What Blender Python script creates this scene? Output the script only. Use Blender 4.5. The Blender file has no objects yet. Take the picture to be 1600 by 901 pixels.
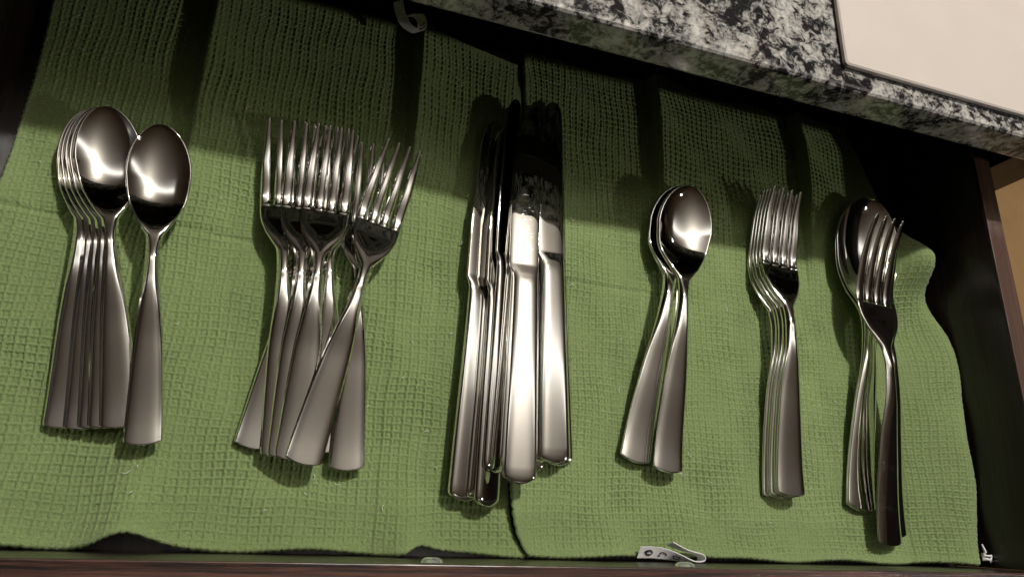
import bpy, math, random
import numpy as np
from mathutils import Matrix, Vector

scene = bpy.context.scene
C = scene.collection
# ---------------------------------------------------------------- camera
CAM_H, FPX, CX, CY = 0.36, 1081.0, 800.0, 450.5
_X = np.array([4240 - CX, 934 - CY, FPX]); _X /= np.linalg.norm(_X)
_Y = np.array([906 - CX, -2720 - CY, FPX]); _Y -= _X * _X.dot(_Y); _Y /= np.linalg.norm(_Y)
ROT = np.array([_X, _Y, np.cross(_X, _Y)])          # world <- camera (x right, y down, z forward)
cam_data = bpy.data.cameras.new('camera')
cam_data.sensor_width = 36.0
cam_data.lens = 36.0 * FPX / 1600.0
cam_data.clip_start, cam_data.clip_end = 0.01, 50.0
cam = bpy.data.objects.new('camera', cam_data); C.objects.link(cam)
_m = Matrix.Identity(4)
for i in range(3):
    _m[i][0], _m[i][1], _m[i][2] = ROT[i, 0], -ROT[i, 1], -ROT[i, 2]
_m[2][3] = CAM_H
cam.matrix_world = _m
scene.camera = cam

def P(px, py, z=0.0):
    """point of the photograph's pixel at height z"""
    d = ROT @ np.array([px - CX, py - CY, FPX])
    return d * ((z - CAM_H) / d[2]) + np.array([0, 0, CAM_H])

# ---------------------------------------------------------------- room light
world = bpy.data.worlds.new('World'); scene.world = world
world.use_nodes = True
wn, wl = world.node_tree.nodes, world.node_tree.links
bg = wn['Background']
bg.inputs['Color'].default_value = (0.80, 0.66, 0.52, 1)
bg.inputs['Strength'].default_value = 0.006      # unlit rest of the dim kitchen

def lamp(name, loc, power, radius, col):
    l = bpy.data.lights.new(name, 'POINT'); l.energy = power; l.shadow_soft_size = radius; l.color = col
    o = bpy.data.objects.new(name, l); o.location = loc; C.objects.link(o)
lamp('ceiling_lamp_over_counter', (0.36, 0.70, 1.18), 57.0, 0.028, (1.0, 0.96, 0.90))
sl_ = bpy.data.lights.new('recessed_room_lamp', 'SPOT'); sl_.energy = 27.0; sl_.shadow_soft_size = 0.032; sl_.color = (1.0, 0.95, 0.88)
sl_.spot_size = math.radians(95); sl_.spot_blend = 0.4
so = bpy.data.objects.new('recessed_room_lamp', sl_); so.location = (1.76, -0.46, 1.18); C.objects.link(so)
so.rotation_euler = (Vector((0.25, 0.15, 0.0)) - Vector(so.location)).to_track_quat('-Z', 'Y').to_euler()

cl = bpy.data.lights.new('added_ceiling_wash', 'AREA'); cl.shape = 'RECTANGLE'; cl.size = 3.2; cl.size_y = 0.07   # added strip, washes the ceiling so the cutlery necks mirror a bright band
cl.energy = 18.0; cl.color = (0.96, 0.97, 1.0)
co = bpy.data.objects.new('added_ceiling_wash', cl); co.location = (0.35, 0.53, 1.31); co.rotation_euler = (math.pi, 0, 0); C.objects.link(co)

vs = scene.view_settings
vs.view_transform = 'Standard'; vs.look = 'None'; vs.exposure = 0.0; vs.gamma = 1.0; vs.use_curve_mapping = False
scene.render.engine = 'CYCLES'
cy = scene.cycles
cy.use_denoising = True
cy.max_bounces = 10; cy.glossy_bounces = 8; cy.diffuse_bounces = 3
cy.sample_clamp_indirect = 4.0
cy.blur_glossy = 0.3

# ---------------------------------------------------------------- node helpers
class Mat:
    def __init__(s, name):
        s.m = bpy.data.materials.new(name); s.m.use_nodes = True
        s.n, s.l = s.m.node_tree.nodes, s.m.node_tree.links
        s.b = s.n['Principled BSDF']; s.out = s.n['Material Output']
        s.co = s.n.new('ShaderNodeTexCoord').outputs['Object']
    def set(s, **k):
        for a, v in k.items():
            i = s.b.inputs[a.replace('_', ' ')]
            if hasattr(v, 'is_linked'): s.l.new(v, i)
            else: i.default_value = (*v, 1) if isinstance(v, tuple) and len(v) == 3 else v
        return s
    def map(s, scale=(1, 1, 1), rot=(0, 0, 0)):
        m = s.n.new('ShaderNodeMapping'); m.inputs['Scale'].default_value = scale; m.inputs['Rotation'].default_value = rot
        s.l.new(s.co, m.inputs[0]); return m.outputs[0]
    def noise(s, scale, detail=4, rough=.55, dist=0., vec=None, out=0):
        t = s.n.new('ShaderNodeTexNoise')
        for a, v in (('Scale', scale), ('Detail', detail), ('Roughness', rough), ('Distortion', dist)): t.inputs[a].default_value = v
        s.l.new(vec if vec is not None else s.co, t.inputs['Vector']); return t.outputs[out]
    def ramp(s, src, stops, interp='LINEAR'):
        r = s.n.new('ShaderNodeValToRGB'); r.color_ramp.interpolation = interp
        el = r.color_ramp.elements
        while len(el) < len(stops): el.new(.5)
        for x, (p, c) in zip(el, stops):
            x.position = p; x.color = (c, c, c, 1) if not isinstance(c, tuple) else (*c, 1)
        s.l.new(src, r.inputs[0]); return r.outputs[0]
    def mix(s, fac, a, b, mode='MIX'):
        x = s.n.new('ShaderNodeMix'); x.data_type = 'RGBA'; x.blend_type = mode
        for i, v in ((0, fac), (6, a), (7, b)):
            if hasattr(v, 'is_linked'): s.l.new(v, x.inputs[i])
            else: x.inputs[i].default_value = (*v, 1) if isinstance(v, tuple) else v
        return x.outputs[2]
    def math(s, op, a, b=0.):
        x = s.n.new('ShaderNodeMath'); x.operation = op
        for i, v in ((0, a), (1, b)):
            if hasattr(v, 'is_linked'): s.l.new(v, x.inputs[i])
            else: x.inputs[i].default_value = v
        return x.outputs[0]
    def bump(s, h, strength, dist):
        b = s.n.new('ShaderNodeBump'); b.inputs['Strength'].default_value = strength; b.inputs['Distance'].default_value = dist
        s.l.new(h, b.inputs['Height']); s.l.new(b.outputs[0], s.b.inputs['Normal']); return s

def wood(name, along, dark, light, rough=.28, coat=.25, lo=.36, hi=.62):
    M = Mat(name)
    sc = [900, 900, 900]; sc[along] = 22
    sc2 = [160, 160, 160]; sc2[along] = 5
    g = M.noise(1, 5, .65, .3, M.map(tuple(sc)))
    h = M.noise(1, 3, .5, .6, M.map(tuple(sc2)))
    t = M.math('ADD', M.math('MULTIPLY', g, .6), M.math('MULTIPLY', h, .4))
    col = M.ramp(t, [(lo, dark), (hi, light)])
    r = M.ramp(g, [(.35, rough + .25), (.6, rough)])
    M.set(Base_Color=col, Roughness=r, Coat_Weight=coat, Coat_Roughness=.2)
    return M.bump(g, .35, .0004).m

def steel():
    M = Mat('polished_steel')
    oi = M.n.new('ShaderNodeObjectInfo')
    off = M.n.new('ShaderNodeVectorMath'); off.operation = 'ADD'                # every piece wears differently
    M.l.new(M.co, off.inputs[0]); cmb = M.n.new('ShaderNodeCombineXYZ')
    for k in range(3): M.l.new(M.math('MULTIPLY', oi.outputs['Random'], 3.7 + k), cmb.inputs[k])
    M.l.new(cmb.outputs[0], off.inputs[1]); M.co = off.outputs[0]
    sm = M.noise(75, 5, .65, .6)
    fine = M.noise(1, 2, .6, 0, M.map((2600, 60, 2600)))
    scr = M.ramp(M.noise(1, 2, .5, .2, M.map((260, 2400, 900), (0, 0, .5))), [(.655, 0.), (.68, 1.)])
    spots = M.ramp(M.noise(420, 2, .5), [(.70, 0.), (.74, 1.)])
    at = M.n.new('ShaderNodeAttribute'); at.attribute_name = 'satin'
    r = M.math('ADD', M.ramp(sm, [(.38, .015), (.68, .055)]), M.math('MULTIPLY', at.outputs['Fac'], M.math('ADD', M.math('MULTIPLY', fine, .03), .006)))
    r = M.math('ADD', r, M.math('ADD', M.math('MULTIPLY', scr, .07), M.math('MULTIPLY', spots, .03)))
    M.set(Base_Color=(.83, .82, .805), Metallic=1.0, Roughness=r)
    return M.bump(M.math('ADD', M.noise(55, 1, .4), M.math('MULTIPLY', scr, .006)), .018, .0006).m

def towel_mat(name, a, b):
    M = Mat(name)
    n1 = M.noise(1500, 3, .65)
    n2 = M.noise(14, 3, .5)
    n3 = M.noise(1, 2, .6, 0, M.map((1100, 2900, 1500)))
    c = M.mix(M.ramp(n1, [(.3, 0.), (.7, 1.)]), a, b)
    c = M.mix(M.ramp(n2, [(.35, 0.), (.7, .28)]), c, (a[0] * .9, a[1] * .86, a[2] * .8))
    M.set(Base_Color=c, Roughness=.95, Specular_IOR_Level=.12, Sheen_Weight=.12, Sheen_Roughness=.6)
    return M.bump(M.math('ADD', n1, M.math('MULTIPLY', n3, .8)), .8, .0005).m

def granite():
    M = Mat('speckled_granite')
    big = M.noise(46, 3, .55, 1.0)
    veins = M.noise(150, 8, .68, 1.1)
    fine = M.noise(520, 4, .7, .4)
    vo = M.n.new('ShaderNodeTexVoronoi'); vo.inputs['Scale'].default_value = 420; M.l.new(M.co, vo.inputs['Vector'])
    t = M.math('ADD', M.math('ADD', M.math('MULTIPLY', big, .40), M.math('MULTIPLY', veins, .60)), M.math('MULTIPLY', fine, .20))
    t = M.math('ADD', t, M.math('MULTIPLY', vo.outputs['Distance'], -.035))
    c = M.ramp(t, [(.505, (.014, .014, .015)), (.545, (.040, .039, .039)), (.570, (.17, .165, .155)), (.605, (.30, .29, .27)), (.71, (.52, .50, .46))])
    c = M.mix(M.ramp(M.noise(42, 3, .6, 1.), [(.56, 0.), (.72, .30)]), c, (.70, .52, .38), 'MULTIPLY')
    c = M.mix(M.ramp(M.noise(50, 3, .6, .8), [(.53, 0.), (.66, .45)]), c, (.66, .68, .70), 'MULTIPLY')
    g_ = M.ramp(vo.outputs['Color'], [(.2, .78), (.8, 1.12)])
    c = M.mix(.8, c, g_, 'MULTIPLY')
    M.set(Base_Color=c, Roughness=.10, Specular_IOR_Level=.5)
    return M.m

def plain(name, col, rough=.5, var=0., vs_=200, **k):
    M = Mat(name)
    if var:
        n = M.noise(vs_, 4, .6)
        M.set(Base_Color=M.mix(M.ramp(n, [(.3, 0.), (.7, 1.)]), tuple(x * (1 - var) for x in col), tuple(min(1, x * (1 + var)) for x in col)))
        M.set(Roughness=M.ramp(n, [(.3, rough * .85), (.7, min(1, rough * 1.2))]))
    else:
        M.set(Base_Color=col, Roughness=rough)
    return M.set(**k).m

DARK, MID = (.005, .0034, .0028), (.026, .0155, .0115)
W_X = wood('espresso_wood_grain_across', 0, DARK, MID)
W_Y = wood('espresso_wood_grain_deep', 1, DARK, MID)
W_Z = wood('espresso_wood_grain_upright', 2, DARK, MID)
E_X = wood('brown_edge_across', 0, (.010, .0045, .0035), (.120, .058, .045), .16, .5, .44, .60)
E_Y = wood('brown_edge_deep', 1, (.022, .011, .008), (.095, .050, .035), .30, .2)
STEEL = steel()
GREEN = towel_mat('green_waffle_cotton', (.150, .212, .078), (.282, .362, .150))
GREEN2 = towel_mat('green_waffle_cotton_second', (.154, .216, .082), (.287, .367, .154))
GRANITE = granite()
CREAM = plain('cream_white_enamel', (.545, .485, .440), .35, .015, 30)
BLACK = plain('dark_edge_shade', (.02, .018, .017), .4, .2, 300)
TAN = plain('tan_floor', (.86, .54, .26), .5, .08, 6)
CEIL = plain('warm_ceiling', (.168, .155, .134), .9, .05, 2)
WALL = plain('dim_wall', (.10, .088, .075), .8, .06, 3)
RIBBON = plain('white_satin_ribbon', (.74, .73, .72), .45, .06, 900)
INK = plain('black_ink', (.012, .012, .014), .6, .2, 900)
THREAD = plain('pale_thread', (.50, .52, .42), .9, .15, 1500)
WHITE_THREAD = plain('white_thread', (.78, .78, .76), .9, .1, 1500)
RUBBER = plain('clear_silicone', (.9, .92, .92), .08, .02, 800, Transmission_Weight=.85, IOR=1.42)

# ---------------------------------------------------------------- mesh helpers
def mesh_np(name, V, F, mat, parent=None, normals=None, smooth=True):
    me = bpy.data.meshes.new(name)
    V = np.asarray(V, np.float32)
    if isinstance(F, np.ndarray) and F.ndim == 2:
        n, k = F.shape
        me.vertices.add(len(V)); me.vertices.foreach_set('co', V.ravel())
        me.loops.add(n * k); me.loops.foreach_set('vertex_index', F.astype(np.int32).ravel())
        me.polygons.add(n); me.polygons.foreach_set('loop_start', np.arange(n, dtype=np.int32) * k)
        me.update(calc_edges=True)
    else:
        me.from_pydata([tuple(map(float, v)) for v in V], [], [tuple(map(int, f)) for f in F]); me.update()
    me.materials.append(mat)
    me.polygons.foreach_set('use_smooth', [smooth] * len(me.polygons))
    if normals is not None: me.normals_split_custom_set_from_vertices([tuple(map(float, x)) for x in normals])
    o = bpy.data.objects.new(name, me); C.objects.link(o)
    if parent: o.parent = parent
    return o

def box_vf(a, b, bev=0.0):
    """box with chamfered edges"""
    import bmesh
    bm = bmesh.new(); bmesh.ops.create_cube(bm, size=1)
    for v in bm.verts:
        for i in range(3): v.co[i] = a[i] if v.co[i] < 0 else b[i]
    if bev: bmesh.ops.bevel(bm, geom=bm.edges[:], offset=bev, segments=3, profile=.5, affect='EDGES')
    bm.verts.index_update()
    V = [tuple(v.co) for v in bm.verts]; F = [tuple(v.index for v in f.verts) for f in bm.faces]; bm.free()
    return V, F

def box(name, a, b, mat, parent=None, bev=.0008):
    V, F = box_vf(a, b, bev)
    o = mesh_np(name, V, F, mat, parent, smooth=False); return o

def empty(name, loc=(0, 0, 0)):
    o = bpy.data.objects.new(name, None); o.empty_display_size = .02; o.location = loc; C.objects.link(o); return o

def tag(o, label, cat=None, group=None, kind=None):
    o['label'] = label
    if cat: o['category'] = cat
    if group: o['group'] = group
    if kind: o['kind'] = kind
    return o

def tube(path, r, n=6):
    path = [Vector(p) for p in path]; V, F = [], []
    for i, p in enumerate(path):
        t = (path[min(i + 1, len(path) - 1)] - path[max(i - 1, 0)]).normalized()
        u = t.cross(Vector((.13, .2, 1))).normalized(); w = t.cross(u)
        rr = r[i] if hasattr(r, '__len__') else r
        for k in range(n):
            a = 2 * math.pi * k / n; V.append(p + u * math.cos(a) * rr + w * math.sin(a) * rr)
        if i:
            for k in range(n): F.append(((i - 1) * n + k, (i - 1) * n + (k + 1) % n, i * n + (k + 1) % n, i * n + k))
    F.append(tuple(range(n))[::-1]); F.append(tuple((len(path) - 1) * n + k for k in range(n)))
    return V, F

def sstep(a, b, x):
    t = np.clip((np.asarray(x, float) - a) / (b - a), 0, 1); return t * t * (3 - 2 * t)

# ---------------------------------------------------------------- setting: floor
fl = mesh_np('floor', [(-4, -4, -.82), (6, -4, -.82), (6, 5, -.82), (-4, 5, -.82)], [(0, 1, 2, 3)], TAN, smooth=False)
ce = mesh_np('ceiling', [(-4, -4, 1.42), (-4, 5, 1.42), (6, 5, 1.42), (6, -4, 1.42)], [(0, 1, 2, 3)], CEIL, smooth=False)
ce['kind'] = 'structure'; ce['label'] = 'warm grey ceiling mirrored in the cutlery'
wa = mesh_np('wall', [(-4, 1.75, -.82), (6, 1.75, -.82), (6, 1.75, 1.42), (-4, 1.75, 1.42)], [(0, 1, 2, 3)], WALL, smooth=False)
wa['kind'] = 'structure'; wa['label'] = 'dim brown kitchen wall mirrored in the cutlery'
fl['kind'] = 'structure'; fl['label'] = 'plain tan floor seen beyond the right side of the drawer'

# ---------------------------------------------------------------- counter, board, cabinet
YC, ZB, ZT = .2270, .0950, .1165
ct = empty('granite_countertop', (.1, YC, ZB)); tag(ct, 'polished black and white granite countertop above the open drawer', 'countertop')
V, F = box_vf((-.9, 0, 0), (.42, .62, ZT - ZB), .0030)
sl = mesh_np('slab', V, F, GRANITE, ct, smooth=False)

bd = empty('white_board', (.264, YC + .0125, ZT))
tag(bd, 'flat cream white board with shaded edge painted dark lying on the granite countertop', 'board')
def rounded_slab(name, x0, y0, x1, y1, z0, z1, r, mat, parent, bev=.0006):
    ol = []
    for cx_, cy_, a0 in ((x1 - r, y1 - r, 0), (x0 + r, y1 - r, 90), (x0 + r, y0 + r, 180), (x1 - r, y0 + r, 270)):
        for k in range(7):
            a = math.radians(a0 + 15 * k); ol.append((cx_ + r * math.cos(a), cy_ + r * math.sin(a)))
    n = len(ol); mx, my = (x0 + x1) / 2, (y0 + y1) / 2
    def ring(z, ins): return [(x - math.copysign(ins, x - mx), y - math.copysign(ins, y - my), z) for x, y in ol]
    V = ring(z0, 0) + ring(z1 - bev, 0) + ring(z1, bev); F = []
    for q in range(2):
        for k in range(n): F.append((q * n + k, q * n + (k + 1) % n, (q + 1) * n + (k + 1) % n, (q + 1) * n + k))
    F.append(tuple(range(n))[::-1]); F.append(tuple(range(2 * n, 3 * n)))
    return mesh_np(name, V, F, mat, parent, smooth=False)
rounded_slab('rim', 0, 0, .235, .42, .0002, .0014, .0022, BLACK, bd)  # dark layer standing in for the shade along the board's side
rounded_slab('top_panel', -.0003, -.0003, .2353, .4203, .0015, .0042, .0025, CREAM, bd, .0008)

kc = empty('kitchen_cabinet', (.15, .25, -.8)); tag(kc, 'dark espresso base cabinet carrying the granite countertop behind the drawer', 'cabinet')
def cab(name, a, b, m): 
    o = box(name, tuple(a[i] - (.15, .25, -.8)[i] for i in range(3)), tuple(b[i] - (.15, .25, -.8)[i] for i in range(3)), m, kc, .001); return o
cab('stile', (.4520, .248, -.72), (.4880, .268, ZB - .001), W_Z)
cab('stile', (-.205, .248, -.72), (-.165, .268, ZB - .001), W_Z)
cab('top_rail', (-.164, .250, .072), (.451, .268, ZB - .0015), W_X)
cab('lower_rail', (-.164, .250, -.11), (.451, .268, -.06), W_X)
cab('side_panel', (.470, .2685, -.72), (.4865, .82, ZB - .001), W_Y)
cab('side_panel', (-.203, .2685, -.72), (-.187, .82, ZB - .001), W_Y)
cab('back_panel', (-.186, .805, -.72), (.4695, .82, ZB - .001), W_X)

# ---------------------------------------------------------------- drawer
XL, XR, YF, ZW = -.150, .4325, -.0165, .060
dr = empty('drawer', (0, 0, -.02)); tag(dr, 'open dark espresso wood drawer lined with green towels', 'drawer')
def part(name, a, b, m, bev=.0008):
    return box(name, (a[0], a[1], a[2] + .02), (b[0], b[1], b[2] + .02), m, dr, bev)
part('bottom_panel', (XL - .002, YF - .002, -.0155), (XR + .002, .50, -.0065), W_Y)
for x0, x1, o0 in ((XL - .014, XL, 0), (XR, XR + .0140, 1)):
    s_ = part('side_panel', (x0, YF + .0005, -.018), (x1, .515, ZW - .0015), W_Y)
    e_ = box('edge_band', (x0 - .0001, YF + .0005, ZW - .0012 + .02), (x1 + .0001, .515, ZW + .02), E_Y, None, .0005); e_.parent = s_
part('back_panel', (XL + .0005, .501, -.018), (XR - .0005, .514, ZW - .004), W_X)
f_ = part('front_panel', (XL - .03, YF - .019, -.05), (XR + .03, YF, ZW - .0015), W_X)
e_ = box('edge_band', (XL - .03, YF - .019, ZW - .0012 + .02), (XR + .03, YF + .0001, ZW + .02), E_X, None, .0006); e_.parent = f_
def bumper(px, py):
    p = P(px, py, .050); R, V, F = .0047, [], []
    n, m = 20, 6
    for j in range(m + 1):
        a = j / m * math.pi / 2
        for k in range(n):
            b = 2 * math.pi * k / n
            V.append((p[0] + R * math.cos(a) ** .6 * math.cos(b), YF + .0002 + .0022 * math.sin(a), .050 + .02 + R * math.cos(a) ** .6 * math.sin(b)))
    for j in range(m):
        for k in range(n): F.append((j * n + k, j * n + (k + 1) % n, (j + 1) * n + (k + 1) % n, (j + 1) * n + k))
    F.append(tuple(range(n)))
    o = mesh_np('bumper_pad', V, F, RUBBER, dr); o['label'] = 'clear silicone bumper dot on the inside of the drawer front'
bumper(675, 873); bumper(1070, 879)

# ---------------------------------------------------------------- towels
CELL, SUB = .0042, 9
def wob(x, y, s):
    return (np.sin(x * 61 + s) * np.cos(y * 47 + 1.7 * s) + .6 * np.sin(x * 127 + y * 93 + 2.1 * s) + .4 * np.sin(y * 171 - x * 58 + .7 * s)) / 2
def waffle(x, y, s, cx_, cy_):
    u = x + .0014 * wob(x, y, s) ; v = y + .0016 * wob(y, x, s + 3)
    a = 2 * np.abs(u / cx_ - np.floor(u / cx_) - .5); b = 2 * np.abs(v / cy_ - np.floor(v / cy_) - .5)
    crush = .80 + .50 * wob(x * 1.7, y * 1.7, s + 9)       # crushed and open cells
    bar = np.clip((a - .64) / .26, 0, 1) * (.72 + .28 * np.cos(2 * math.pi * v / cy_ + math.pi))   # upright floats, segmented
    cross = np.clip((b - .68) / .26, 0, 1)
    slit = np.exp(-((a - .52) / .12) ** 2) * (b < .72)
    core = np.exp(-(a / .30) ** 2 - (b / .42) ** 2)
    thr = .00012 * np.sin(2 * math.pi * u / (cx_ / 5)) * np.sin(2 * math.pi * v / (cy_ / 4))
    return crush * (np.maximum(.00140 * bar, .00090 * cross) - .00070 * slit + .00035 * core) + thr
def ridge(x, y, xr, h, y0, y1, tail=.05, front=.10):
    hh = h * (front + (1 - front) * sstep(y0, y1, y)); d = x - xr
    return hh * np.where(d < 0, sstep(-.0050, .0, d), np.exp(-np.maximum(d, 0) / tail))
def gauss(x, y, x0, y0, sx, sy): return np.exp(-((x - x0) / sx) ** 2 - ((y - y0) / sy) ** 2)
def z_left(x, y):
    z = .0008 * wob(x, y, .4) + .0030 * np.exp(-np.maximum(y + .014, 0) / .012)
    z = z + ridge(x, y, -.0605, .0125, .135, .235, .05, .05) + ridge(x, y, .0545 - .004 * (y < .05) * 0, .0110, .13, .24, .03, .09)
    z = z - .0012 * np.exp(-((y - .1360 - .0012 * np.sin(x * 70)) / .0016) ** 2) * sstep(.13, -.12, x)
    fr = np.exp(-np.maximum(y + .014, 0) / .018)
    z = z + fr * (.0150 * np.exp(-((x + .057) / .0125) ** 2) + .0085 * np.exp(-((x - .068) / .010) ** 2) + .004 * np.exp(-((x + .115) / .02) ** 2))
    z = z - .004 * sstep(.255, .29, y)
    return z
def z_right(x, y):
    z = .0020 + .0008 * wob(x, y, 2.4) + .0030 * np.exp(-np.maximum(y + .014, 0) / .012)
    z = z + ridge(x, y, .2165, .0100, .13, .24, .035, .04) + ridge(x, y, .3345, .0100, .14, .24, .04, .03)
    z = z + .0030 * np.exp(-(x - .125) / .008) * np.clip(1.2 - y * 3, 0, 1)
    rise = sstep(.385, .430, x)
    z = z + .020 * rise * (1 - .55 * sstep(.13, .17, y)) * (.75 + .25 * sstep(-.01, .06, y))
    z = z + .024 * gauss(x, y, .411, .184, .015, .019) - .006 * gauss(x, y, .408, .138, .02, .016)
    z = z - .0022 * np.exp(-((x - .387) / .004) ** 2) * sstep(.16, .10, y)
    z = z - .0010 * np.exp(-((y - .1385 - .001 * np.sin(x * 60)) / .0016) ** 2) * sstep(.30, .14, x)
    fr = np.exp(-np.maximum(y + .014, 0) / .014)
    z = z + fr * (.0060 * np.exp(-((x - .172) / .020) ** 2) + .003 * np.exp(-((x - .262) / .02) ** 2) + .0045 * np.exp(-((x - .222) / .012) ** 2))
    z = z - .004 * sstep(.262, .295, y)
    return z
def towel_grid(name, xl, xr, yf, yb, zf, seed, mat, parent, rs, cx_, cy_):
    nx = int((np.mean(xr(np.array([.1]))) - np.mean(xl(np.array([.1])))) / CELL * SUB); ny = int((np.mean(yb(np.array([.1]))) + .014) / CELL * SUB)
    u = np.concatenate([[0, 0], np.linspace(0, 1, nx), [1, 1]]); v = np.concatenate([[0, 0], np.linspace(0, 1, ny), [1, 1]])
    U, W = np.meshgrid(u, v)
    x0 = xl(.1) + (xr(.1) - xl(.1)) * U
    Y = yf(x0) + (yb(x0) - yf(x0)) * W
    X = xl(Y) + (xr(Y) - xl(Y)) * U
    Z = zf(X, Y)
    hem = np.minimum(np.minimum(U * .25, (1 - U) * .25), np.minimum(W, 1 - W) * .3)
    Z = Z + waffle(X, Y, seed, cx_, cy_) * (.30 + .70 * sstep(.001, .006, hem)) * (.78 + .35 * wob(X * .6, Y * .6, seed + 5))
    Z = Z + rs.normal(0, .00015, Z.shape); X = X + rs.normal(0, .00005, Z.shape); Y = Y + rs.normal(0, .00005, Z.shape)
    # rounded, slightly ragged edge that turns under
    rag = .0006 * np.abs(np.sin((X + Y) * math.pi / .0036))
    Z[:2] -= .0016; Z[0] -= .0026; Z[-2:] -= .0016; Z[-1] -= .0026
    Y[1] -= .0010 + rag[1]; Y[0] += .0004; Y[-2] += .0010; Y[-1] -= .0004
    Z[:, :2] -= .0012; Z[:, 0] -= .0026; Z[:, -2:] -= .0012; Z[:, -1] -= .0026
    X[:, 1] -= .0010 + rag[:, 1]; X[:, 0] += .0004; X[:, -2] += .0010 + rag[:, -2]; X[:, -1] -= .0004
    Z = np.maximum(Z, -.0060)
    h, w = Z.shape
    idx = np.arange(h * w).reshape(h, w)
    F = np.stack([idx[:-1, :-1], idx[:-1, 1:], idx[1:, 1:], idx[1:, :-1]], -1).reshape(-1, 4)
    return mesh_np(name, np.stack([X, Y, Z], -1).reshape(-1, 3), F, mat, parent)
rs = np.random.RandomState(4)
ar = lambda f: (lambda y: f(np.asarray(y, float)))
tl = empty('kitchen_towel'); tag(tl, 'left green waffle weave towel under the small spoons and small forks', 'towel', 'green towels lining the drawer')
LXR = ar(lambda y: .1185 + .014 * np.exp(-(y + .016) / .012) + .0012 * np.sin(y * 55))
towel_grid('cloth', ar(lambda y: -.1385 + .0012 * np.sin(y * 40)), LXR,
           ar(lambda x: -.0140 + .0058 * np.exp(-((x + .058) / .012) ** 2) + .0035 * np.exp(-((x - .067) / .008) ** 2) + .0010 * np.sin(x * 95)),
           ar(lambda x: .293 - .009 * sstep(.03, .12, x) + .001 * np.sin(x * 80)), z_left, 1.1, GREEN, tl, rs, .0048, .0039)
tr = empty('kitchen_towel', (0, 0, 0)); tag(tr, 'right green waffle weave towel under the large cutlery, bunched against the drawer side', 'towel', 'green towels lining the drawer')
RXL = ar(lambda y: .1192 + .0045 * sstep(.06, .20, y) + .0138 * np.exp(-(y + .016) / .012) + .0010 * np.sin(y * 60 + 1))
towel_grid('cloth', RXL, ar(lambda y: .4290 - .004 * sstep(.04, -.015, y) - .016 * sstep(.125, .20, y) - .030 * sstep(.19, .30, y) + .0015 * np.sin(y * 75)),
           ar(lambda x: -.0138 + .0022 * np.exp(-((x - .222) / .014) ** 2) + .0009 * np.sin(x * 80)),
           ar(lambda x: .295 + .0015 * np.sin(x * 60)), z_right, 4.3, GREEN2, tr, rs, .0042, .0037)

def stitches(zf, y0, x0, x1, slope, parent):
    V, F = [], []; x = x0; rnd = random.Random(int(x0 * 1e4) + 7)
    while x < x1:
        L = rnd.uniform(.0010, .0019); y = y0 + slope * (x - x0) + rnd.uniform(-.0004, .0004)
        if rnd.random() < .75:
            z = float(zf(np.array(x), np.array(y))) + .0007
            b = len(V); v, f = box_vf((x, y - .00022, z), (x + L, y + .00022, z + .0004), .0001)
            V += v; F += [tuple(b + i for i in q) for q in f]
        x += L + rnd.uniform(.0006, .0016)
    o = mesh_np('hem_stitching', V, F, THREAD, parent, smooth=False); o['kind'] = 'stuff'; o['label'] = 'pale hem stitching along the far towel edge'
stitches(z_left, .2680, .062, .105, -.02, tl); stitches(z_left, .268, -.05, -.005, .03, tl)
stitches(z_right, .2745, .127, .212, -.03, tr); stitches(z_right, .2690, .226, .300, -.03, tr)

def lint(zf, x0, x1, n, seed, parent):
    rnd = random.Random(seed); V, F = [], []
    for _ in range(n):
        x, y = rnd.uniform(x0, x1), rnd.uniform(0, .26); a = rnd.uniform(0, 6.28); L = rnd.uniform(.0010, .0034)
        pts = []
        for t in (0, .35, .7, 1):
            px, py = x + L * t * math.cos(a + t * 1.2), y + L * t * math.sin(a + t * 1.2)
            pts.append((px, py, float(zf(np.array(px), np.array(py))) + .0014 + .0005 * math.sin(t * 3)))
        v, f = tube(pts, .00013, 4); b = len(V); V += v; F += [tuple(b + i for i in q) for q in f]
    o = mesh_np('lint', V, F, WHITE_THREAD, parent); o['kind'] = 'stuff'; o['label'] = 'pale flecks of lint caught in the towel weave'
lint(z_left, -.13, .11, 55, 3, tl); lint(z_right, .13, .38, 45, 8, tr)

def ribbon(path, half, mat, name, parent, thick=.00025):
    """band swept along path (list of (point, across-vector)); two skins"""
    V, F = [], []; n = len(path)
    pts = [Vector(p) for p, a in path]; ac = [Vector(a).normalized() * half for p, a in path]
    nr = []
    for i in range(n):
        t = (pts[min(i + 1, n - 1)] - pts[max(i - 1, 0)]).normalized(); nr.append(t.cross(ac[i]).normalized() * thick)
    for i in range(n): V += [pts[i] - ac[i] + nr[i], pts[i] + ac[i] + nr[i], pts[i] + ac[i] - nr[i], pts[i] - ac[i] - nr[i]]
    for i in range(n - 1):
        for k in range(4): F.append((i * 4 + k, i * 4 + (k + 1) % 4, i * 4 + 4 + (k + 1) % 4, i * 4 + 4 + k))
    F += [(3, 2, 1, 0), tuple((n - 1) * 4 + k for k in range(4))]
    return mesh_np(name, V, F, mat, parent, smooth=False)
def smooth_path(ctrl, n):
    ctrl = [Vector(c) for c in ctrl]; c = [ctrl[0] * 2 - ctrl[1]] + ctrl + [ctrl[-1] * 2 - ctrl[-2]]; out = []
    m = len(ctrl) - 1
    for i in range(n + 1):
        t = i / n * m; k = min(int(t), m - 1); t -= k
        a, b, d, e2 = c[k:k + 4]
        out.append(.5 * ((2 * b) + (d - a) * t + (2 * a - 5 * b + 4 * d - e2) * t * t + (3 * b - a - 3 * d + e2) * t ** 3))
    return out
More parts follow.
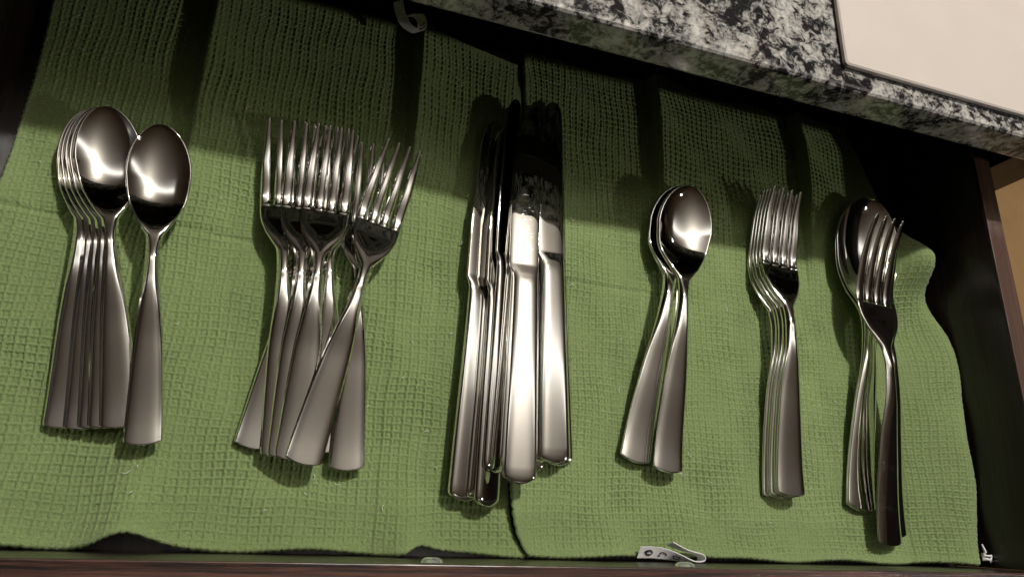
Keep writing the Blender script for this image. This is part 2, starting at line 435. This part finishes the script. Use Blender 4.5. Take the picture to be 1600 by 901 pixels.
# care tag at the front hem of the right towel: a folded loop of printed ribbon
def care_tag(ctrl, across, half, parent, label, marks):
    pp = smooth_path(ctrl, 40)
    aa = smooth_path(across, 40) if isinstance(across, list) else [Vector(across)] * 41
    rb = ribbon(list(zip(pp, aa)), half, RIBBON, 'care_tag', parent); rb['label'] = label
    V, F = [], []
    for (s, w, strokes) in marks:                      # strokes in tag space: s along the ribbon, w across
        for st in strokes:
            path = []
            for (ds, dw) in st:
                t = max(0., min(.999, s + ds)) * 40; k = int(t); p = pp[k].lerp(pp[k + 1], t - k)
                a = aa[k].normalized(); tg = (pp[k + 1] - pp[k]).normalized(); nn = tg.cross(a).normalized()
                if nn.z < 0: nn = -nn
                path.append(p + a * (w + dw) * half + nn * .00045)
            v, f = tube(path, .00028, 5); b = len(V); V += v; F += [tuple(b + i for i in q) for q in f]
    pr = mesh_np('printed_marks', V, F, INK, rb); pr['label'] = 'black printed care marks'
def ring_st(rs_, rw, a0=0, a1=360, n=14): return [(rs_ * math.cos(math.radians(a0 + (a1 - a0) * i / n)), rw * math.sin(math.radians(a0 + (a1 - a0) * i / n))) for i in range(n + 1)]
Q = lambda px, py, z: Vector(P(px, py, z))
care_tag([Q(998, 862, .009), Q(1016, 862, .011), Q(1036, 864, .013), Q(1058, 870, .013), Q(1080, 877, .012), Q(1095, 875, .012), Q(1093, 866, .013), Q(1070, 859, .014), Q(1046, 848, .016)],
         [(.05, .85, .55), (.05, .85, .55), (.05, .75, .65), (.1, .45, .9), (.1, .12, 1), (.1, .05, 1), (.1, .05, 1), (.1, .05, 1), (.1, .2, .95)], .0034, tr,
         'white looped care tag with black printed marks at the front towel hem',
         [(.11, .0, [ring_st(.035, .45), ring_st(.030, .30, 40, 300), [(-.05, .1), (-.03, .35), (-.01, .1)]]),
          (.25, -.05, [ring_st(.030, .35, 0, 200), [(-.04, -.4), (-.02, -.3)]]),
          (.36, .0, [[(-.03, .3), (.03, .4), (.035, -.4), (-.01, -.3), (-.03, .3)]]),
          (.46, -.2, [[(-.02, .3), (.02, -.4)], [(.01, -.4), (.03, -.1)]])])
care_tag([Q(622, 2, .030), Q(626, 22, .022), Q(634, 38, .018), Q(645, 47, .018), Q(655, 50, .019), Q(660, 40, .022), Q(655, 26, .026), Q(640, 24, .028)],
         (.85, .15, .55), .0030, tl, 'white looped care tag at the far towel edge under the counter',
         [(.62, .1, [[(-.05, -.5), (.05, .5)], [(-.05, .5), (.05, -.5)], [(.09, -.5), (.13, .5)]])])
# frayed white threads at the near right towel corner
V, F = [], []; base = np.array([.4255, -.0105, .0195])
for k, (dx, dy, dz) in enumerate(((.0068, .0026, .003), (.0066, -.0010, .002), (.0052, -.0026, .0025), (.0008, .0075, .002), (.0060, .0008, .004), (.0004, .0060, .003), (.0040, -.0036, .002))):
    p0 = base + np.array([0, .0006 * k - .001, 0])
    v, f = tube([p0, p0 + np.array([dx * .5, dy * .3, dz]), p0 + np.array([dx, dy, dz * .4])], [.0007, .0006, .0004], 5)
    b = len(V); V += v; F += [tuple(b + i for i in q) for q in f]
o = mesh_np('frayed_threads', V, F, WHITE_THREAD, tr); o['label'] = 'tuft of frayed white threads at the towel corner'

# ---------------------------------------------------------------- cutlery
def pchip(xs, ys):
    xs, ys = np.array(xs, float), np.array(ys, float); h = np.diff(xs); d = np.diff(ys) / h
    m = np.zeros(len(xs)); m[0], m[-1] = d[0], d[-1]
    for i in range(1, len(xs) - 1):
        if d[i - 1] * d[i] > 0:
            w1, w2 = 2 * h[i] + h[i - 1], h[i] + 2 * h[i - 1]; m[i] = (w1 + w2) / (w1 / d[i - 1] + w2 / d[i])
    def f(x):
        x = np.clip(np.asarray(x, float), xs[0], xs[-1]); k = np.clip(np.searchsorted(xs, x) - 1, 0, len(h) - 1)
        t = (x - xs[k]) / h[k]
        return ((1 + 2 * t) * (1 - t) ** 2 * ys[k] + t * (1 - t) ** 2 * h[k] * m[k] + t * t * (3 - 2 * t) * ys[k + 1] + t * t * (t - 1) * h[k] * m[k + 1])
    return f
def smoothc(xs, ys):
    """natural-ish smooth curve (gaussian softened pchip)"""
    f = pchip(xs, ys); g = np.linspace(xs[0], xs[-1], 400); y = f(g); sig = 7
    k = np.exp(-.5 * (np.arange(-21, 22) / sig) ** 2); k /= k.sum()
    yp = np.concatenate([2 * y[0] - y[1:22][::-1], y, 2 * y[-1] - y[-22:-1][::-1]])
    y2 = np.convolve(yp, k, 'valid'); return lambda x: np.interp(x, g, y2)

def rings(S, w, z0, c, t, xc=None, k=None, pw=2.0, nt=15, edge=.45, sym=False):
    """closed cross-sections along S -> (verts, ring size)"""
    vv = np.sin(np.linspace(-1, 1, nt) * math.pi / 2)
    out = []
    for i, s in enumerate(S):
        W, T = w[i], t[i]; e_ = min(T * edge, W * .4); X0 = 0 if xc is None else xc[i]; K = 0 if k is None else k[i]
        crown = c[i] * (1 - np.abs(vv) ** (pw if c[i] < 0 else 3.2))
        th = T * (1 - .55 * vv ** 6)
        zt = z0[i] + crown - T * .10 * vv ** 8
        zb = zt - th if not sym else z0[i] - crown - T
        x = X0 + (W - e_) * vv; y = s + K * vv ** 2
        top = np.stack([x, y, zt], 1); bot = np.stack([x, y, zb], 1)[::-1]
        zm = (zt[-1] + zb[-1]) / 2
        out.append(np.concatenate([top, [[X0 + W, s + K, zm]], bot, [[X0 - W, s + K, zm]]]))
    return np.concatenate(out), 2 * nt + 2

def loft(V, n, cap0=True, cap1=True):
    m = len(V) // n; F = []
    for i in range(m - 1):
        for k in range(n): F.append((i * n + k, i * n + (k + 1) % n, (i + 1) * n + (k + 1) % n, (i + 1) * n + k))
    caps = []
    if cap0: caps.append(tuple(range(n))[::-1])
    if cap1: caps.append(tuple((m - 1) * n + k for k in range(n)))
    return F, caps, m

def shade(V, F):
    me = bpy.data.meshes.new('tmp'); me.from_pydata([tuple(map(float, v)) for v in V], [], F); me.update()
    # flip if inside-out
    N = np.zeros((len(V), 3), np.float32); me.vertices.foreach_get('co', np.zeros(len(V) * 3, np.float32)); 
    nn = np.array([tuple(x.vector) for x in me.vertex_normals]); bpy.data.meshes.remove(me); return nn

def split(V, F, n, cuts, names, caps, satin=1e-6):
    """cut one lofted skin into part meshes that keep the seamless normals"""
    V = np.asarray(V); N = shade(V, F + caps); m = len(V) // n; out = []
    per = n
    ranges = [0] + cuts + [m - 1]
    for a, b, nm in zip(ranges[:-1], ranges[1:], names):
        sub = V[a * n:(b + 1) * n]; f = [tuple(i - a * n for i in q) for q in F[a * per:b * per]]
        f += [tuple(i - a * n for i in cp) for cp in caps if min(cp) >= a * n and max(cp) < (b + 1) * n]
        me = bpy.data.meshes.new(nm); me.from_pydata([tuple(map(float, v)) for v in sub], [], f); me.update()
        me.polygons.foreach_set('use_smooth', [len(p) == 4 for p in f])
        me.normals_split_custom_set_from_vertices([tuple(map(float, x)) for x in N[a * n:(b + 1) * n]])
        at = me.attributes.new('satin', 'FLOAT', 'POINT'); at.data.foreach_set('value', np.interp(sub[:, 1], [.0, satin * .7, satin], [1, 1, 0]).astype(np.float32))
        me.materials.append(STEEL); out.append((nm, me))
    return out

def handle_fields(S, L, wend, sn):
    end = np.interp(S, [0, .0005, .0012, .0024], [.93, .97, .99, 1.0])
    k = .0015 * (wend / .008) * np.clip(1 - S / .012, 0, 1) ** 1.5
    return end, k

def make_spoon(L, wend, wneck, bw, bl, depth, arch):
    """L length, half widths, bowl half width / length / depth, neck height"""
    sb = L - bl; sm = sb + bl * .56                       # bowl start, widest station
    sn = sb - .012
    hs = np.concatenate([[0, .0005, .0012, .0022, .0036], np.linspace(.006, sn, 46)])
    bs = np.concatenate([np.linspace(sn, sb, 10)[1:], sb + (sm - sb) * np.linspace(0, 1, 34)[1:]])
    th = np.linspace(0, math.pi / 2, 26)[1:]; ts = sm + (L - sm) * np.sin(th); tw = bw * np.cos(th) ** 1.02
    tw[-1] = .0004
    S = np.concatenate([hs, bs, ts])
    wf = pchip([0, L * .08, L * .30, sn * .88, sn + .002, sb - .001, sb + bl * .06, sb + bl * .17, sb + bl * .36, sm], [wend, wend * .955, wend * .765, wneck * 1.20, wneck * 1.06, wneck * 1.18, wneck * 1.9, bw * .62, bw * .90, bw])
    w = np.concatenate([wf(np.concatenate([hs, bs])), tw]); end, k = handle_fields(S, L, wend, sn); w = w * end
    rim = depth + .0022
    zf = smoothc([0, L * .06, L * .30, sn - .012, sn + .001, sb + .006, sb + bl * .30, sm, L - bl * .10, L], [.0036, .0034, arch * .62, arch * .99, arch, arch * .86, rim - .0012, rim + .0008, rim + .0040, rim + .0056])
    u = np.clip((S - sb) / (sm - sb), 0, 1); ub = np.where(S < sm, sstep(0, 1, u ** .85), np.clip(1 - ((S - sm) / (L - sm)) ** 2, 0, 1) ** .62)
    z0 = zf(S)
    c = np.where(S < sb, .0008 * np.interp(S, [0, L * .5, sn], [.7, 1.0, 1.4]) * (1 - sstep(sn, sb, S)), 0) - depth * ub * (S >= sb - .004)
    t = np.interp(S, [0, .001, L * .4, sn, sb, sb + bl * .3, L], [.0012, .0019, .0021, .0034, .0030, .0014, .0012])
    V, n = rings(S, w, z0, c, t, k=k, pw=2.1)
    F, caps, m = loft(V, n)
    return split(V, F, n, [len(hs) + 8], ['handle', 'bowl'], caps, sb)

def make_fork(L, wend, wneck, hw, tl_, hl, arch, tip):
    """hw head half width, tl_ tine length, hl shoulder length, tip height"""
    sr = L - tl_; sb = sr - hl; sn = sb - .012
    hs = np.concatenate([[0, .0005, .0012, .0022, .0036], np.linspace(.006, sn, 46)])
    bs = np.concatenate([np.linspace(sn, sb, 8)[1:], np.linspace(sb, sr, 26)[1:]])
    S = np.concatenate([hs, bs])
    wf = pchip([0, L * .08, L * .30, sn * .88, sn + .002, sb, sb + hl * .18, sb + hl * .45, sb + hl * .75, sr], [wend, wend * .955, wend * .765, wneck * 1.20, wneck * 1.06, wneck * 1.2, wneck * 1.9, hw * .80, hw * .975, hw])
    end, k = handle_fields(S, L, wend, sn); w = wf(S) * end
    zf = smoothc([0, L * .06, L * .30, sn - .012, sn + .001, sb + hl * .25, sb + hl * .80, sr + .004, sr + tl_ * .35, sr + tl_ * .7, L], [.0036, .0034, arch * .62, arch * .99, arch, arch * .74, .0046, .0030, .0058, tip * .62, tip])
    c = .0008 * np.interp(S, [0, L * .5, sn, sb + hl * .3, sb + hl * .7, sr], [.7, 1.0, 1.4, .5, -.6, -.35])
    t = np.interp(S, [0, .001, L * .4, sn, sb, sr], [.0012, .0019, .0021, .0034, .0030, .0020])
    V, n = rings(S, w, zf(S), c, t, k=k)
    F, caps, m = loft(V, n)
    parts = split(V, F, n, [len(hs) + 5], ['handle', 'head'], caps, sb)
    pitch = 2 * hw / 4
    for q in range(4):
        xi = (q - 1.5) * pitch
        ts = sr + .00002 + tl_ * np.concatenate([np.linspace(0, .06, 8), np.linspace(.075, .93, 24), [.955, .975, .988, .996, 1.]])
        ts -= sr + .00002; tt = ts / tl_
        wv = np.interp(tt, [0, .012, .03, .06, .35, .75, .94, .975, .99, 1.], [.5, .475, .435, .405, .360, .280, .215, .185, .14, .06]) * pitch
        xc = xi * np.interp(tt, [0, .4, 1], [1, 1.0, .965])
        # outer tines keep the head's outline
        if q in (0, 3):
            sgn = -1 if q == 0 else 1
            wv2 = wv.copy(); edge_ = sgn * hw * np.interp(tt, [0, .5, 1], [1, .985, .93]); inner = xc - sgn * wv
            taper = sstep(.25, 1, tt); xo = edge_ * (1 - taper) + (xc + sgn * wv) * taper
            xc = (xo + inner) / 2; wv = np.abs(xo - inner) / 2
        sag = -.00028 * (1 - (xi / hw) ** 2) * np.interp(tt, [0, 1], [1, .2])
        tk = np.interp(tt, [0, .3, .9, 1], [.0020, .0021, .0016, .0006])
        Vt, nt_ = rings(sr + .00002 + ts, wv, zf(sr + ts) + sag, np.full(len(ts), .00016), tk, xc=xc, nt=9)
        Ft, cp, mt = loft(Vt, nt_)
        parts += split(Vt, Ft, nt_, [], ['tine'], cp)
    return parts

def make_knife(L, hL):
    wend, wtop = .0094, .0077
    hs = np.concatenate([[0, .0005, .0012, .0022, .0040], np.linspace(.008, hL, 36)])
    bs = hL + np.concatenate([np.linspace(0, .010, 14)[1:], np.linspace(.013, L - hL - .030, 20)])
    th = np.linspace(0, 1, 26)[1:]; ts = L - .030 + .030 * np.sin(th * math.pi / 2)
    S = np.concatenate([hs, bs, ts]); 
    xl = pchip([0, L * .1, hL, hL + .003, hL + .009, hL + .05, L - .06, L - .030], [-wend, -wend * .97, -wtop, -wtop * 1.02, -.0100, -.0102, -.0096, -.0084])(np.minimum(S, L - .030))
    xr_ = pchip([0, L * .1, hL, hL + .004, hL + .03, L - .030], [wend, wend * .97, wtop, wtop * .98, .0074, .0074])(np.minimum(S, L - .030))
    tip = np.clip((S - (L - .030)) / .030, 0, 1)
    xl = xl + (.0084 + .0020) * (1 - np.sqrt(np.clip(1 - tip ** 2.6, 0, 1))) ; xr_ = xr_ - .0046 * (1 - np.sqrt(np.clip(1 - tip ** 9, 0, 1)))
    end = np.interp(S, [0, .0006, .0016, .0034], [.82, .91, .97, 1.0]); xc = (xl + xr_) / 2; w = np.maximum((xr_ - xl) / 2, .0003) * end
    T = np.interp(S, [0, .001, .004, hL * .5, hL - .002, hL + .004, hL + .009, L], [.0018, .0030, .0036, .0038, .0032, .0025, .0015, .0008])
    cr = np.interp(S, [0, .003, hL * .5, hL, hL + .009, L], [.0002, .0005, .0006, .0006, .0003, .0002])
    k = .0022 * np.clip(1 - S / .012, 0, 1) ** 1.5
    V, n = rings(S, w, .0030 + T / 2, cr, T, xc=xc, k=k, pw=2.4, edge=.40, sym=True)
    F, caps, m = loft(V, n)
    return split(V, F, n, [len(hs)], ['handle', 'blade'], caps, hL + .004)

def place(parts, name, end_px, tip_px, z, L, roll=0., pitch=0., tipz=.010, label='', cat='', group=None, xoff=0.):
    a = P(end_px[0], end_px[1], z + .003); b = P(tip_px[0], tip_px[1], z + tipz)
    d = b - a; yaw = math.atan2(-d[0], d[1])
    rj = random.Random(label); roll += rj.uniform(-1.3, 1.3); scl = 1 + rj.uniform(-.006, .006)
    root = empty(name)
    root.matrix_world = Matrix.Translation((a[0], a[1], z)) @ Matrix.Rotation(yaw, 4, 'Z') @ Matrix.Rotation(math.radians(pitch), 4, 'X') @ Matrix.Rotation(math.radians(roll), 4, 'Y') @ Matrix.Scale(scl, 4)
    tag(root, label, cat, group)
    for nm, me in parts:
        o = bpy.data.objects.new(nm, me); C.objects.link(o); o.parent = root
    return root

TS = make_spoon(.1535, .0080, .0031, .0146, .0565, .0050, .0105)      # small spoons
SF = make_fork(.172, .0088, .0033, .0124, .045, .026, .0105, .0135)  # small forks
KN = make_knife(.222, .110)
DS = make_spoon(.1755, .0096, .0037, .0190, .0620, .0058, .0115)      # large spoons
DF = make_fork(.196, .0098, .0038, .0140, .052, .029, .0112, .0150)  # large forks
SS = make_spoon(.212, .0112, .0044, .0285, .0850, .0092, .0125)      # serving spoons
SVF = make_fork(.205, .0112, .0044, .0172, .054, .032, .0115, .0180)

Z0 = .0012
g = 'small spoons at the left of the drawer'
for i, (ep, tp, lb) in enumerate((
        ((98, 669), (150, 160), 'bottom spoon of the left fanned stack, its handle lying farthest left'),
        ((130, 671), (152, 161), 'second lowest spoon of the left fanned stack of five'),
        ((152, 669), (156, 162), 'middle spoon of the left fanned stack of five'),
        ((168, 668), (161, 165), 'second spoon from the top of the left fanned stack'),
        ((187, 668), (168, 168), 'top spoon of the left fanned stack, its mirror bowl wholly in view'))):
    place(TS, 'spoon', ep, tp, Z0 + .0016 * i, .1535, pitch=.15 * i, label=lb, cat='spoon', group=g)
place(TS, 'spoon', (222, 695), (251, 212), Z0 + .0080, .1535, roll=3, pitch=1.0, label='single small spoon lying just right of the left fanned spoon stack', cat='spoon', group=g)

g = 'small forks left of the knives'
for ep, tp, z, ro, lb in (
        ((393, 701), (533, 206), .0000, 0, 'lowest small fork, its handle end sticking out farthest left of the fork pile'),
        ((508, 707), (518, 198), .0022, 0, 'small fork buried in the pile, its handle end just left of the rightmost one'),
        ((437, 713), (449, 187), .0050, 0, 'small fork whose tines stand farthest left in the fork pile'),
        ((447, 716), (488, 190), .0074, 0, 'small fork in the pile between the leftmost tines and the top left head'),
        ((541, 735), (576, 222), .0040, 0, 'small fork with the rightmost handle end in the pile, under the slanting fork'),
        ((458, 719), (526, 196), .0098, 0, 'upper left small fork whose whole head lies on top of the pile'),
        ((471, 725), (626, 241), .0118, 2, 'topmost small fork slanting to the right across the others')):
    place(SF, 'fork', ep, tp, Z0 + z, .177, roll=ro, tipz=.014, label=lb, cat='fork', group=g)

g = 'table knives in the middle'
for ep, tp, z, ro, pi_, lb in (
        ((722, 782), (772, 192), .0045, 16, .2, 'leftmost knife of the middle pile, tilted on its side'),
        ((757, 791), (790, 186), .0070, 30, .2, 'knife whose handle end reaches nearest the drawer front'),
        ((768, 738), (800, 184), .0090, 36, .3, 'tilted knife squeezed between the leftmost pair and the flat top knife'),
        ((826, 738), (835, 176), .0020, 0, .2, 'knife hidden under the flat top knife, only its right edge showing'),
        ((872, 727), (862, 176), .0005, 0, .2, 'lowest knife at the right of the middle pile under its rightmost knife'),
        ((866, 724), (866, 172), .0090, 2, -1.2, 'rightmost upper knife of the middle pile, lying flat'),
        ((812, 756), (838, 172), .0165, -2, -2.2, 'flat top knife in the middle of the pile with the widest visible handle')):
    place(KN, 'knife', ep, tp, Z0 + z, .233, roll=ro, pitch=pi_, tipz=.004, label=lb, cat='knife', group=g)

g = 'large spoons right of the knives'
for ep, tp, z, lb in (
        ((991, 722), (1066, 304), .0000, 'bottom large spoon, its handle splayed to the left'),
        ((992, 721), (1069, 302), .0024, 'second lowest large spoon, splayed left on the bottom one'),
        ((1043, 738), (1072, 299), .0052, 'large spoon directly under the topmost one with the right hand handle'),
        ((1043, 737), (1076, 298), .0076, 'topmost large spoon with its mirror bowl facing up')):
    place(DS, 'spoon', ep, tp, Z0 + .002 + z, .184, label=lb, cat='spoon', group=g)

g = 'large forks stacked neatly'
order = ('bottom', 'second lowest', 'middle', 'second from top', 'topmost')
for i in range(5):
    place(DF, 'fork', (1213 + 6.0 * i + (2 if i % 2 else 0), 780 - 1.2 * i), (1210 + 5.8 * i, 312 - 1.3 * i), Z0 + .001 + .0021 * i, .206, tipz=.015,
          label=order[i] + ' large fork of the neat stack of five', cat='fork', group=g)

g = 'serving pieces by the right drawer side'
place(SS, 'serving_spoon', (1343, 798), (1354, 322), Z0 + .0010, .218, roll=4, tipz=.014, label='lower serving spoon of the nested pair at the far right', cat='serving spoon', group=g)
place(SS, 'serving_spoon', (1347, 796), (1359, 319), Z0 + .0034, .218, roll=4, tipz=.014, label='upper serving spoon of the nested pair, its dark bowl under the fork tines', cat='serving spoon', group=g)
place(SVF, 'serving_fork', (1399, 839), (1389, 342), Z0 + .0050, .228, roll=7, pitch=4.0, tipz=.032, label='lower serving fork, its handle end showing right of the other', cat='serving fork', group=g)
place(SVF, 'serving_fork', (1391, 852), (1386, 350), Z0 + .0078, .228, roll=7, pitch=4.0, tipz=.032, label='upper serving fork lying tilted over the serving spoons', cat='serving fork', group=g)
